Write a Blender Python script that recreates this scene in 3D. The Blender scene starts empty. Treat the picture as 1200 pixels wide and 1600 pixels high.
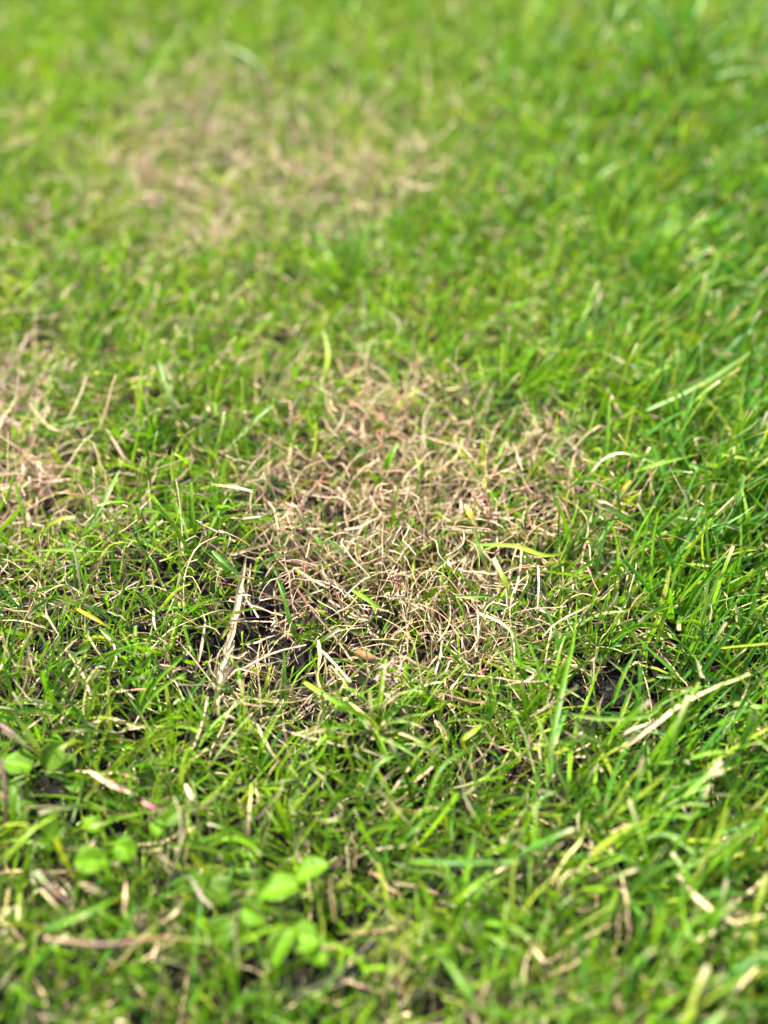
import bpy, math, random
import numpy as np
from mathutils import Vector, Matrix

rng = np.random.default_rng(7)
random.seed(7)
sc = bpy.context.scene
COL = sc.collection
R = math.radians

# ------------------------------------------------------------------ camera
CAM_H, PITCH, VFOV = 0.34, R(47.0), R(50.0)
TAN = math.tan(VFOV / 2)
cam_d = bpy.data.cameras.new('camera')
cam = bpy.data.objects.new('camera', cam_d)
COL.objects.link(cam)
cam.location = (0, 0, CAM_H)
cam.rotation_euler = (R(90) - PITCH, 0, 0)
cam_d.sensor_fit = 'VERTICAL'
cam_d.lens = 35.0
cam_d.sensor_height = 2 * 35.0 * TAN
cam_d.clip_start = 0.01
cam_d.clip_end = 200.0
cam_d.dof.use_dof = True
cam_d.dof.focus_distance = 0.408
cam_d.dof.aperture_fstop = 2.9
sc.camera = cam

# ------------------------------------------------------------------ light
SUN_EL, SUN_AZ = R(62.0), R(-38.0)          # azimuth measured from +Y towards +X
sun_dir = Vector((math.sin(SUN_AZ) * math.cos(SUN_EL), math.cos(SUN_AZ) * math.cos(SUN_EL), math.sin(SUN_EL)))
world = bpy.data.worlds.new('World')
sc.world = world
world.use_nodes = True
wn = world.node_tree
for n in list(wn.nodes):
    wn.nodes.remove(n)
sky = wn.nodes.new('ShaderNodeTexSky')
sky.sky_type = 'NISHITA'
sky.sun_disc = False
sky.sun_elevation = SUN_EL
sky.sun_rotation = SUN_AZ
sky.dust_density = 2.0
bg = wn.nodes.new('ShaderNodeBackground')
bg.inputs['Strength'].default_value = 0.11
wo = wn.nodes.new('ShaderNodeOutputWorld')
wn.links.new(sky.outputs[0], bg.inputs[0])
wn.links.new(bg.outputs[0], wo.inputs[0])
sun_l = bpy.data.lights.new('sun', 'SUN')
sun_l.energy = 5.0
sun_l.angle = R(1.5)
sun_l.color = (1.0, 0.955, 0.88)
sun = bpy.data.objects.new('sun', sun_l)
COL.objects.link(sun)
sun.location = (0, 0, 3)
sun.rotation_euler = (-sun_dir).to_track_quat('-Z', 'Y').to_euler()
sc.view_settings.view_transform = 'Standard'
sc.view_settings.look = 'None'
sc.view_settings.exposure = 1.93
sc.view_settings.gamma = 1.0
sc.view_settings.use_curve_mapping = False
sc.cycles.max_bounces = 8
sc.cycles.diffuse_bounces = 4
sc.cycles.transmission_bounces = 5
sc.cycles.transparent_max_bounces = 4

# ------------------------------------------------------------------ photo position <-> lawn
CP, SP = math.cos(PITCH), math.sin(PITCH)

def to_pix(x, y, z):
    """lawn point -> photograph pixel (1200 x 1600); only used to lay the patches out"""
    dz = z - CAM_H
    d = y * CP - dz * SP
    d = np.maximum(d, 1e-3)
    u = x / d / TAN
    v = (y * SP + dz * CP) / d / TAN
    return 600 + 800 * u, 800 - 800 * v, d

def vnoise(x, y, scale, seed):
    r = np.random.default_rng(seed).random((64, 64))
    xs, ys = np.asarray(x) / scale + 1000.0, np.asarray(y) / scale + 1000.0
    xi, yi = np.floor(xs).astype(int), np.floor(ys).astype(int)
    fx, fy = xs - xi, ys - yi
    fx = fx * fx * (3 - 2 * fx); fy = fy * fy * (3 - 2 * fy)
    a = r[xi % 64, yi % 64]; b = r[(xi + 1) % 64, yi % 64]
    c = r[xi % 64, (yi + 1) % 64]; d = r[(xi + 1) % 64, (yi + 1) % 64]
    return (a * (1 - fx) + b * fx) * (1 - fy) + (c * (1 - fx) + d * fx) * fy

# bumps and hollows of the ground: pixel centre, radius in metres, height
def flat(px, py, z=0.0):
    u, v = (px - 600) / 800 * TAN, (800 - py) / 800 * TAN
    dy, dz = CP + v * SP, -SP + v * CP
    t = (z - CAM_H) / dz
    return t * u, t * dy
BUMPS = [(300, 850, .035, .007), (190, 1010, .03, .004), (540, 800, .028, -.006), (80, 800, .02, -.006),
         (600, 1120, .014, .009), (1040, 720, .05, .007), (930, 620, .05, .004), (700, 560, .05, .006),
         (440, 1010, .02, -.006), (980, 1090, .016, -.006), (400, 960, .012, -.003), (200, 640, .04, .005),
         (1050, 100, .09, .02), (300, 300, .07, -.004), (860, 790, .02, -.002), (120, 1290, .014, -.003)]
BUMPS = [(*flat(a, b), r, h) for a, b, r, h in BUMPS]

def ground_z(x, y):
    x = np.asarray(x, float); y = np.asarray(y, float)
    z = (vnoise(x, y, .11, 3) - .5) * .008 + (vnoise(x, y, .03, 4) - .5) * .004
    for bx, by, r, h in BUMPS:
        z = z + h * np.exp(-((x - bx) ** 2 + (y - by) ** 2) / (r * r))
    return z

def P(px, py, mm=0.0):
    """lawn point that the photograph shows at this pixel, mm above the soil"""
    z = mm * .001
    for _ in range(6):
        x, y = flat(px, py, z)
        z = float(ground_z(x, y)) + mm * .001
    return Vector((x, y, z))

def scale_at(p):
    """metres per photograph pixel at point p"""
    d = p.y * CP - (p.z - CAM_H) * SP
    return d * TAN / 800

def ell(px, py, cx, cy, rx, ry, soft=.35, rot=0.0):
    c, s = math.cos(R(rot)), math.sin(R(rot))
    dx, dy = px - cx, py - cy
    e = np.sqrt(((dx * c + dy * s) / rx) ** 2 + ((-dx * s + dy * c) / ry) ** 2)
    t = np.clip((1 + soft - e) / (2 * soft), 0, 1)
    return t * t * (3 - 2 * t)

DEAD = [(640, 800, 260, 130, 1.0), (790, 790, 200, 110, .9), (660, 950, 280, 140, .8), (180, 960, 240, 150, .30), (590, 640, 140, 80, .85), (500, 960, 170, 130, 1.0),
        (700, 960, 150, 130, .95), (620, 1040, 230, 70, .75), (400, 1060, 80, 70, .8), (440, 790, 60, 90, .8),
        (320, 270, 175, 130, .72), (460, 300, 190, 90, .72), (620, 230, 130, 100, .36), (100, 300, 200, 160, .22), (300, 560, 300, 120, .18), (280, 160, 90, 60, .45),
        (460, 170, 80, 40, .4), (10, 680, 95, 130, .9), (70, 785, 150, 65, .85), (190, 760, 90, 40, .35),
        (20, 560, 60, 40, .3), (30, 880, 80, 50, .4), (1150, 1440, 90, 70, .3), (800, 1080, 90, 60, .55),
        (960, 1060, 90, 60, .45), (900, 880, 60, 80, .4), (290, 980, 60, 80, .4), (930, 800, 40, 50, .45)]
BARE = [(405, 945, 52, 48, 1.), (480, 1030, 90, 44, 1.), (400, 1000, 50, 40, .7), (965, 1090, 85, 46, 1.), (1000, 1150, 60, 30, .6), (640, 875, 60, 28, .45),
        (95, 800, 50, 22, .7), (505, 795, 55, 26, .9), (835, 795, 55, 24, .8), (350, 1000, 30, 40, .7), (500, 740, 30, 14, .4),
        (105, 1260, 45, 26, .6), (560, 905, 28, 16, .6), (725, 855, 34, 14, .5), (765, 935, 30, 18, .6), (690, 1005, 26, 14, .55), (880, 850, 36, 18, .5), (590, 1000, 24, 14, .6), (250, 900, 40, 16, .5), (180, 1000, 30, 14, .4), (1120, 870, 30, 14, .5), (820, 1080, 34, 30, .5), (600, 960, 50, 40, .4), (1020, 1000, 20, 10, .4), (880, 1000, 20, 30, .3)]

def fields(x, y):
    px, py, d = to_pix(x, y, ground_z(x, y) + .008)
    jx = (vnoise(x, y, .025, 11) - .5) * 70 + (vnoise(x, y, .009, 12) - .5) * 40
    jy = (vnoise(x, y, .025, 13) - .5) * 50 + (vnoise(x, y, .009, 14) - .5) * 26
    dead = np.zeros_like(px); bare = np.zeros_like(px)
    for cx, cy, rx, ry, a in DEAD:
        dead = np.maximum(dead, a * ell(px + jx, py + jy, cx, cy, rx, ry))
    for cx, cy, rx, ry, a in BARE:
        bare = np.maximum(bare, a * ell(px + jx * .4, py + jy * .4, cx, cy, rx, ry, .25))
    return px, py, dead, bare

# ------------------------------------------------------------------ materials
def nodes_of(name):
    m = bpy.data.materials.new(name)
    m.use_nodes = True
    nt = m.node_tree
    for n in list(nt.nodes):
        nt.nodes.remove(n)
    return m, nt

def leaf_material(name, transl, rough, spec, stripe, bump=.25, sat_t=(1.25, 1.2, .55)):
    m, nt = nodes_of(name)
    N, L = nt.nodes.new, nt.links.new
    out = N('ShaderNodeOutputMaterial')
    att = N('ShaderNodeAttribute'); att.attribute_name = 'tint'
    uv = N('ShaderNodeUVMap'); uv.uv_map = 'UVMap'
    mp = N('ShaderNodeMapping'); mp.inputs['Scale'].default_value = (7.0, .8, 1)
    L(uv.outputs[0], mp.inputs[0])
    tn = N('ShaderNodeTexNoise'); tn.inputs['Scale'].default_value = 1.0; tn.inputs['Detail'].default_value = 2.0
    L(mp.outputs[0], tn.inputs['Vector'])
    tc = N('ShaderNodeTexCoord')
    t2 = N('ShaderNodeTexNoise'); t2.inputs['Scale'].default_value = 420.0; t2.inputs['Detail'].default_value = 3.0
    L(tc.outputs['Object'], t2.inputs['Vector'])
    r1 = N('ShaderNodeMapRange'); r1.inputs[1].default_value = .3; r1.inputs[2].default_value = .7
    r1.inputs[3].default_value = 1 - stripe; r1.inputs[4].default_value = 1 + stripe
    L(tn.outputs[0], r1.inputs[0])
    r2 = N('ShaderNodeMapRange'); r2.inputs[1].default_value = .3; r2.inputs[2].default_value = .7
    r2.inputs[3].default_value = .82; r2.inputs[4].default_value = 1.16
    L(t2.outputs[0], r2.inputs[0])
    mu = N('ShaderNodeMath'); mu.operation = 'MULTIPLY'
    L(r1.outputs[0], mu.inputs[0]); L(r2.outputs[0], mu.inputs[1])
    vm = N('ShaderNodeVectorMath'); vm.operation = 'SCALE'
    L(att.outputs['Color'], vm.inputs[0]); L(mu.outputs[0], vm.inputs['Scale'])
    bp = N('ShaderNodeBump'); bp.inputs['Strength'].default_value = bump; bp.inputs['Distance'].default_value = .0002
    L(tn.outputs[0], bp.inputs['Height'])
    t3 = N('ShaderNodeTexNoise'); t3.inputs['Scale'].default_value = 160.0; t3.inputs['Detail'].default_value = 5.0
    L(tc.outputs['Object'], t3.inputs['Vector'])
    r3 = N('ShaderNodeMapRange'); r3.inputs[1].default_value = .62; r3.inputs[2].default_value = .70; r3.inputs[4].default_value = .65
    L(t3.outputs[0], r3.inputs[0])
    wm = N('ShaderNodeMix'); wm.data_type = 'RGBA'
    L(r3.outputs[0], wm.inputs[0]); L(vm.outputs[0], wm.inputs[6]); wm.inputs[7].default_value = (.30, .20, .07, 1)
    ps = N('ShaderNodeBsdfPrincipled')
    ps.inputs['Roughness'].default_value = rough
    ps.inputs['Specular IOR Level'].default_value = spec
    L(wm.outputs[2], ps.inputs['Base Color']); L(bp.outputs[0], ps.inputs['Normal'])
    tr = N('ShaderNodeBsdfTranslucent')
    v2 = N('ShaderNodeVectorMath'); v2.operation = 'MULTIPLY'; v2.inputs[1].default_value = sat_t
    L(vm.outputs[0], v2.inputs[0]); L(v2.outputs[0], tr.inputs[0])
    mx = N('ShaderNodeMixShader'); mx.inputs[0].default_value = transl
    L(ps.outputs[0], mx.inputs[1]); L(tr.outputs[0], mx.inputs[2]); L(mx.outputs[0], out.inputs[0])
    return m

M_GREEN = leaf_material('green_blade', .42, .40, .36, .24)
M_DRY = leaf_material('dry_straw', .18, .55, .35, .18, .4, (1.05, .95, .8))
M_WEED = leaf_material('weed_leaf', .32, .5, .16, .08, .15)

def soil_material():
    m, nt = nodes_of('dark_soil')
    N, L = nt.nodes.new, nt.links.new
    out = N('ShaderNodeOutputMaterial'); ps = N('ShaderNodeBsdfPrincipled')
    tc = N('ShaderNodeTexCoord')
    a = N('ShaderNodeTexNoise'); a.inputs['Scale'].default_value = 260; a.inputs['Detail'].default_value = 6
    b = N('ShaderNodeTexNoise'); b.inputs['Scale'].default_value = 1500; b.inputs['Detail'].default_value = 4
    L(tc.outputs['Object'], a.inputs[0]); L(tc.outputs['Object'], b.inputs[0])
    cr = N('ShaderNodeValToRGB')
    e = cr.color_ramp.elements
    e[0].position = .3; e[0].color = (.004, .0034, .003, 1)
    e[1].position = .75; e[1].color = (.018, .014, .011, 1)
    L(a.outputs[0], cr.inputs[0])
    # far away, past the built grass, the sheet takes the mean colour of a lawn
    sp = N('ShaderNodeVectorMath'); sp.operation = 'LENGTH'
    L(tc.outputs['Object'], sp.inputs[0])
    mr = N('ShaderNodeMapRange'); mr.inputs[1].default_value = 1.5; mr.inputs[2].default_value = 2.2
    L(sp.outputs['Value'], mr.inputs[0])
    mx = N('ShaderNodeMix'); mx.data_type = 'RGBA'
    L(mr.outputs[0], mx.inputs[0]); L(cr.outputs[0], mx.inputs[6]); mx.inputs[7].default_value = (.06, .12, .015, 1)
    L(mx.outputs[2], ps.inputs['Base Color'])
    bp = N('ShaderNodeBump'); bp.inputs['Distance'].default_value = .0012; bp.inputs['Strength'].default_value = .9
    ad = N('ShaderNodeMath'); ad.operation = 'ADD'
    L(a.outputs[0], ad.inputs[0]); L(b.outputs[0], ad.inputs[1]); L(ad.outputs[0], bp.inputs['Height'])
    L(bp.outputs[0], ps.inputs['Normal'])
    ps.inputs['Roughness'].default_value = .85; ps.inputs['Specular IOR Level'].default_value = .15
    L(ps.outputs[0], out.inputs[0])
    return m
M_SOIL = soil_material()

def tint_material(name, rough=.9, spec=.12):
    m, nt = nodes_of(name)
    N, L = nt.nodes.new, nt.links.new
    out = N('ShaderNodeOutputMaterial'); ps = N('ShaderNodeBsdfPrincipled')
    att = N('ShaderNodeAttribute'); att.attribute_name = 'tint'
    tc = N('ShaderNodeTexCoord')
    a = N('ShaderNodeTexNoise'); a.inputs['Scale'].default_value = 900; a.inputs['Detail'].default_value = 4
    L(tc.outputs['Object'], a.inputs[0])
    r2 = N('ShaderNodeMapRange'); r2.inputs[3].default_value = .5; r2.inputs[4].default_value = 1.5
    L(a.outputs[0], r2.inputs[0])
    vm = N('ShaderNodeVectorMath'); vm.operation = 'SCALE'
    L(att.outputs['Color'], vm.inputs[0]); L(r2.outputs[0], vm.inputs['Scale'])
    bp = N('ShaderNodeBump'); bp.inputs['Distance'].default_value = .0005; bp.inputs['Strength'].default_value = .6
    L(a.outputs[0], bp.inputs['Height']); L(bp.outputs[0], ps.inputs['Normal'])
    L(vm.outputs[0], ps.inputs['Base Color'])
    ps.inputs['Roughness'].default_value = rough; ps.inputs['Specular IOR Level'].default_value = spec
    L(ps.outputs[0], out.inputs[0])
    return m
M_GRAIN = tint_material('grains')
M_THREAD = tint_material('fungus_threads', .6, .3)

# ------------------------------------------------------------------ mesh helpers
def make_mesh(name, V, F, tint, mat, uv=None, smooth=True):
    """V (n,3); F (m,k) same k for all; tint (n,3); uv (n,2) per vertex"""
    me = bpy.data.meshes.new(name)
    V = np.ascontiguousarray(V, dtype=np.float32); F = np.ascontiguousarray(F, dtype=np.int32)
    m, k = F.shape
    me.vertices.add(len(V)); me.vertices.foreach_set('co', V.ravel())
    me.loops.add(m * k); me.loops.foreach_set('vertex_index', F.ravel())
    me.polygons.add(m)
    me.polygons.foreach_set('loop_start', np.arange(0, m * k, k, dtype=np.int32))
    if smooth:
        me.polygons.foreach_set('use_smooth', np.ones(m, dtype=bool))
    at = me.attributes.new('tint', 'FLOAT_COLOR', 'POINT')
    c = np.ones((len(V), 4), np.float32); c[:, :3] = tint
    at.data.foreach_set('color', c.ravel())
    if uv is not None:
        ul = me.uv_layers.new(name='UVMap')
        ul.data.foreach_set('uv', np.ascontiguousarray(uv[F.ravel()], dtype=np.float32).ravel())
    me.materials.append(mat)
    me.update(calc_edges=True)
    return me

def link(name, me, parent=None, kind=None, label=None, cat=None, group=None):
    o = bpy.data.objects.new(name, me)
    COL.objects.link(o)
    if parent is not None:
        o.parent = parent
    if kind: o['kind'] = kind
    if label: o['label'] = label
    if cat: o['category'] = cat
    if group: o['group'] = group
    return o

def centre_lines(base, az, tilt, bend, length, S, sway, gmin=.0006, curl=None):
    """blade centrelines (n,S+1,3): tilt from the vertical grows by bend along the blade"""
    n = len(base)
    t = np.linspace(0, 1, S + 1)
    tm = (t[:-1] + t[1:]) / 2
    th = tilt[:, None] + bend[:, None] * tm[None] ** 1.3
    a = az[:, None] + sway[:, None] * (tm[None] - .3)
    if curl is not None:
        th = th + np.cumsum(curl[0], 1); a = a + np.cumsum(curl[1], 1)
    ds = (length / S)[:, None]
    step = np.stack([np.sin(th) * np.sin(a) * ds, np.sin(th) * np.cos(a) * ds, np.cos(th) * ds], -1)
    pts = np.concatenate([base[:, None], base[:, None] + np.cumsum(step, 1)], 1)
    g = ground_z(pts[..., 0], pts[..., 1]) + gmin
    pts[..., 2] = np.maximum(pts[..., 2], g)
    return pts

def frames(pts, roll):
    T = np.gradient(pts, axis=1)
    T /= np.linalg.norm(T, axis=2, keepdims=True) + 1e-12
    ref = np.stack([np.cos(roll), np.sin(roll), np.zeros_like(roll) + .25], -1)[:, None, :]
    A = np.cross(T, ref)
    A /= np.linalg.norm(A, axis=2, keepdims=True) + 1e-12
    B = np.cross(A, T)
    return T, A, B

def ribbons(name, pts, width, prof, fold, roll, col, mat, twist=None, uvseed=0.0):
    """folded ribbons: left edge, midrib, right edge; col (n,S+1,3)"""
    n, S1, _ = pts.shape
    T, A, B = frames(pts, roll)
    if twist is not None:
        an = twist[:, None] * np.linspace(-.5, .5, S1)[None]
        A, B = A * np.cos(an)[..., None] + B * np.sin(an)[..., None], B * np.cos(an)[..., None] - A * np.sin(an)[..., None]
    w = (width[:, None] * prof)[..., None] * .5
    f = fold[:, None, None]
    Lp = pts - A * w * np.cos(f) + B * w * np.sin(f)
    Rp = pts + A * w * np.cos(f) + B * w * np.sin(f)
    V = np.stack([Lp, pts, Rp], 2).reshape(-1, 3)
    C = np.repeat(col[:, :, None], 3, 2)
    C[:, :, 1] *= 1.06
    k = np.arange(n)[:, None] * (S1 * 3) + np.arange(S1 - 1)[None] * 3
    F = np.concatenate([np.stack([k, k + 1, k + 4, k + 3], -1).reshape(-1, 4),
                        np.stack([k + 1, k + 2, k + 5, k + 4], -1).reshape(-1, 4)])
    uo = rng.random(n) * 50 if n > 1 else np.array([uvseed])
    U = np.stack([np.broadcast_to(np.array([0., .5, 1.])[None, None], (n, S1, 3)) + uo[:, None, None],
                  np.broadcast_to(np.linspace(0, 1, S1)[None, :, None], (n, S1, 3)) + uo[:, None, None] * .37], -1).reshape(-1, 2)
    return make_mesh(name, V, F, C.reshape(-1, 3), mat, U)

def tubes(name, pts, width, prof, roll, col, mat, sides=3):
    n, S1, _ = pts.shape
    T, A, B = frames(pts, roll)
    w = (width[:, None] * prof)[..., None] * .5
    ring = [pts + (A * math.cos(q) + B * math.sin(q)) * w for q in np.arange(sides) * 2 * math.pi / sides]
    V = np.stack(ring, 2).reshape(-1, 3)
    C = np.repeat(col[:, :, None], sides, 2).reshape(-1, 3)
    k = np.arange(n)[:, None] * (S1 * sides) + np.arange(S1 - 1)[None] * sides
    F = np.concatenate([np.stack([k + i, k + (i + 1) % sides, k + sides + (i + 1) % sides, k + sides + i], -1).reshape(-1, 4) for i in range(sides)])
    U = np.stack([np.broadcast_to(np.arange(sides)[None, None] / sides, (n, S1, sides)) + rng.random(n)[:, None, None] * 40,
                  np.broadcast_to(np.linspace(0, 1, S1)[None, :, None], (n, S1, sides))], -1).reshape(-1, 2)
    return make_mesh(name, V, F, C, mat, U)

def blend(a, b, t):
    return a + (b - a) * t

# ------------------------------------------------------------------ ground
def build_ground():
    core_x = np.linspace(-1.0, 1.0, 260); core_y = np.linspace(-.3, 1.6, 250)
    out = np.array([1.3, 2, 4, 8, 16, 30.])
    xs = np.concatenate([-out[::-1], core_x, out]); ys = np.concatenate([-.3 - out[::-1], core_y, 1.6 + out])
    X, Y = np.meshgrid(xs, ys)
    Z = ground_z(X, Y) + (vnoise(X, Y, .008, 21) - .5) * .0022 + (vnoise(X, Y, .016, 22) - .5) * .002 - .0012
    V = np.stack([X, Y, Z], -1).reshape(-1, 3)
    nx = len(xs); i = np.arange(len(ys) - 1)[:, None] * nx + np.arange(nx - 1)[None]
    F = np.stack([i, i + 1, i + nx + 1, i + nx], -1).reshape(-1, 4)
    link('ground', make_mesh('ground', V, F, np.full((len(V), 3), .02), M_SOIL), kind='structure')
build_ground()

# ------------------------------------------------------------------ sowing
def sow(density_cm2, near=.62, weight=None):
    """random bases over the lawn in and around the view; sparser far outside it"""
    x0, x1, y0, y1 = -.75, .75, -.16, 1.35
    n = int((x1 - x0) * (y1 - y0) * 1e4 * density_cm2)
    x = rng.uniform(x0, x1, n); y = rng.uniform(y0, y1, n)
    half = .25 + .24 * np.clip(y, .0, None)
    inside = (np.abs(x) < half) & (y > -.06) & (y < .98)
    keep = inside | (rng.random(n) < .10)
    x, y = x[keep], y[keep]
    px, py, dead, bare = fields(x, y)
    p = weight(x, y, px, py, dead, bare)
    k = rng.random(len(x)) < p
    return x[k], y[k], px[k], py[k], dead[k], bare[k]

# weeds push the grass aside: pixel centre, radius
CLEAR = [(435, 1400, 40), (485, 1375, 26), (350, 1400, 32), (400, 1435, 30), (350, 1460, 36), (440, 1480, 40), (480, 1490, 34), (143, 1355, 32),
         (195, 1335, 26), (85, 1310, 32), (145, 1292, 18), (88, 1190, 32), (30, 1195, 30), (115, 1220, 24), (25, 1260, 40),
         (250, 1290, 18), (853, 1085, 16), (575, 1030, 22), (375, 950, 18), (350, 1030, 18), (213, 1165, 20), (172, 1222, 26)]

def cleared(px, py):
    c = np.zeros_like(px)
    for cx, cy, r in CLEAR:
        c = np.maximum(c, ell(px, py, cx, cy + r * .35, r * .8, r * .95, .2))
    return c

G1 = np.array([.088, .222, .005]); G2 = np.array([.168, .315, .008]); G3 = np.array([.050, .180, .026])
G4 = np.array([.04, .11, .008]); G5 = np.array([.33, .34, .04]); GP = np.array([.27, .37, .11])
STRAW = np.array([.50, .375, .20]); PALE = np.array([.60, .49, .31]); BROWN = np.array([.20, .115, .06])
PINK = np.array([.70, .42, .31]); TANC = np.array([.42, .27, .15]); YELL = np.array([.52, .40, .05])
PURP = np.array([.20, .07, .09])

def green_cols(n, x, y, px, S1, dry_tip):
    u = rng.random(n)[:, None]; v = rng.random(n)[:, None]; w = vnoise(x, y, .05, 31)[:, None]
    right = np.clip((px - 650) / 500, 0, 1)[:, None]
    c = blend(G1, G2, np.clip(u * .9 + w * .7 - .15 - .3 * right, 0, 1))
    c = np.where(v < .12 + .30 * right, blend(c, G3, .75), c)
    c = np.where((v > .58) & (v < .68), blend(c, G4, .75), c)
    c = np.where((v > .80) & (v < .93), blend(c, G5, .6), c)
    c = np.where(v > .95, blend(c, GP, .7), c)
    c = c * rng.uniform(.8, 1.25, (n, 1))
    t = np.linspace(0, 1, S1)[None, :, None]
    C = np.repeat(c[:, None], S1, 1)
    base = np.clip(1 - t / .28, 0, 1)
    C = blend(C, np.array([.42, .42, .20]), base * rng.uniform(.1, .75, (n, 1, 1)))
    tip = np.clip((t - (1 - dry_tip[:, None, None])) / .1, 0, 1)
    C = blend(C, PALE * .9, tip)
    return C

def dry_cols(n, S1, pink, far=0.0):
    u = rng.random((n, 1)); v = rng.random((n, 1))
    c = blend(STRAW, PALE, u)
    c = np.where(v < .22, blend(TANC, STRAW, u), c)
    c = np.where((v > .22) & (v < .30), blend(BROWN, TANC, u), c)
    c = np.where(rng.random((n, 1)) < pink[:, None], blend(c, PINK, rng.uniform(.15, .6, (n, 1))), c)
    c = np.where(rng.random((n, 1)) < .22 - .3 * np.minimum(pink[:, None], .45), blend(c, np.array([.30, .30, .07]), .7), c)
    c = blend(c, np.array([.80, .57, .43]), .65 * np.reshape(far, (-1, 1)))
    c = c * rng.uniform(.75, 1.1, (n, 1))
    C = np.repeat(c[:, None], S1, 1)
    t = np.linspace(0, 1, S1)[None, :, None]
    return C * (1 + (rng.uniform(-.25, .25, (n, 1, 1))) * (t - .5) * 2)

def profile(n, S1, blunt):
    t = np.linspace(0, 1, S1)[None]
    p = np.clip(.55 + 1.8 * t, 0, 1) * np.clip((1 - t) / .55, 0, 1) ** .6
    p = np.repeat(p, n, 0)
    pb = np.repeat(np.clip(.55 + 1.8 * t, 0, 1) * (1 - .25 * t), n, 0)
    return np.where(blunt[:, None], pb, p)

TUFT = lambda x, y, s: vnoise(x, y, .012, s)

def build_green(name, label, density, wlo, whi, llo, lhi, S, weight, tilt_mu=.75, tilt_sd=.42, seed=0, lift=0.004):
    x, y, px, py, dead, bare = sow(density, weight=weight)
    n = len(x)
    # gather into tufts: pull bases towards a jittered grid of crowns
    cell = .011
    gx, gy = np.round(x / cell), np.round(y / cell)
    h = np.sin(gx * 127.1 + gy * 311.7 + seed) * 43758.5453; h = h - np.floor(h)
    h2 = np.sin(gx * 269.5 + gy * 183.3 + seed) * 43758.5453; h2 = h2 - np.floor(h2)
    cx, cy = (gx + h - .5) * cell, (gy + h2 - .5) * cell
    x2, y2 = blend(x, cx, .55), blend(y, cy, .55)
    az_out = np.arctan2(x - cx, y - cy)
    az = az_out + rng.normal(0, .9, n)
    # the sward leans: to the upper right on the right side, loosely elsewhere
    right = np.clip((px - 700) / 300, 0, 1)
    lean = blend(rng.uniform(-math.pi, math.pi, n), R(62) + rng.normal(0, .55, n), (rng.random(n) < .28 + .5 * right))
    use = rng.random(n) < .30 + .35 * right
    az = np.where(use, lean, az)
    tilt = np.abs(rng.normal(tilt_mu, tilt_sd, n)) * .75
    bend = rng.normal(.75, .5, n)
    tot = np.clip(tilt + bend, None, 1.95); bend = tot - tilt
    L = rng.uniform(llo, lhi, n) * (1 - .2 * dead) * (1 + .35 * right)
    W = rng.uniform(wlo, whi, n) * (1 + .3 * right)
    base = np.stack([x2, y2, ground_z(x2, y2) + rng.uniform(-.002, lift, n)], -1)
    S1 = S + 1
    pts = centre_lines(base, az, tilt, bend, L, S, rng.normal(0, .5, n), curl=(rng.normal(0, .07, (n, S)), rng.normal(0, .09, (n, S))))
    dry_tip = np.where(rng.random(n) < .34, rng.uniform(.02, .22, n), -.2)
    blunt = rng.random(n) < .5
    col = green_cols(n, x, y, px, S1, dry_tip)
    me = ribbons(name, pts, W, profile(n, S1, blunt), rng.uniform(.15, .75, n), rng.uniform(0, 6.3, n), col, M_GREEN, twist=rng.normal(0, .8, n))
    link(name, me, kind='stuff', label=label, cat='grass')
    return n

def w_green(x, y, px, py, dead, bare):
    return np.clip((1 - .55 * dead) * (1 - .97 * bare) * (1 - .6 * cleared(px, py)) * (.45 + .8 * TUFT(x, y, 41)), 0, 1)
def w_mid(x, y, px, py, dead, bare):
    return np.clip((1 - .60 * dead) * (1 - .98 * bare) * (1 - .6 * cleared(px, py)) * (.2 + 1.2 * vnoise(x, y, .02, 42)), 0, 1)
def w_under(x, y, px, py, dead, bare):
    return np.clip((1 - .7 * dead) * (1 - .98 * bare), 0, 1)

build_green('lawn_grass', 'short mixed green lawn grass covering the ground round the dead patches', 7.8, .0008, .0018, .015, .036, 6, w_green, seed=1)
build_green('broad_lawn_grass', 'broader green lawn blades scattered through the turf', 1.7, .0014, .0023, .016, .036, 6, w_mid, seed=2)
build_green('grass_undergrowth', 'low fine green shoots close to the soil under the turf', 2.6, .0005, .0011, .007, .016, 3, w_under, tilt_mu=.9, seed=3, lift=.001)

def build_thatch(name, label, density, wlo, whi, llo, lhi, S, weight, lift, flat_=.25):
    x, y, px, py, dead, bare = sow(density, weight=weight)
    n = len(x)
    base = np.stack([x, y, ground_z(x, y) + rng.uniform(.0005, 1, n) ** 1.5 * lift], -1)
    az = rng.uniform(-math.pi, math.pi, n)
    tilt = np.clip(rng.normal(1.35, flat_, n), .2, 1.9)
    L = rng.uniform(llo, lhi, n)
    S1 = S + 1
    pts = centre_lines(base, az, tilt, rng.normal(.1, .45, n), L, S, rng.normal(0, .9, n), curl=(rng.normal(0, .14, (n, S)), rng.normal(0, .2, (n, S))))
    W = rng.uniform(wlo, whi, n)
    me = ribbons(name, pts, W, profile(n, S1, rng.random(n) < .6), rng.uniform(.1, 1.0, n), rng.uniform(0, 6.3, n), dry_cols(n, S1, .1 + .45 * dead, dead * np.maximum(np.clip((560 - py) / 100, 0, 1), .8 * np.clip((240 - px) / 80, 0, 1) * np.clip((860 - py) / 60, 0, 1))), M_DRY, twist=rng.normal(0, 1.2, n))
    link(name, me, kind='stuff', label=label, cat='dry grass')
    return n

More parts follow.
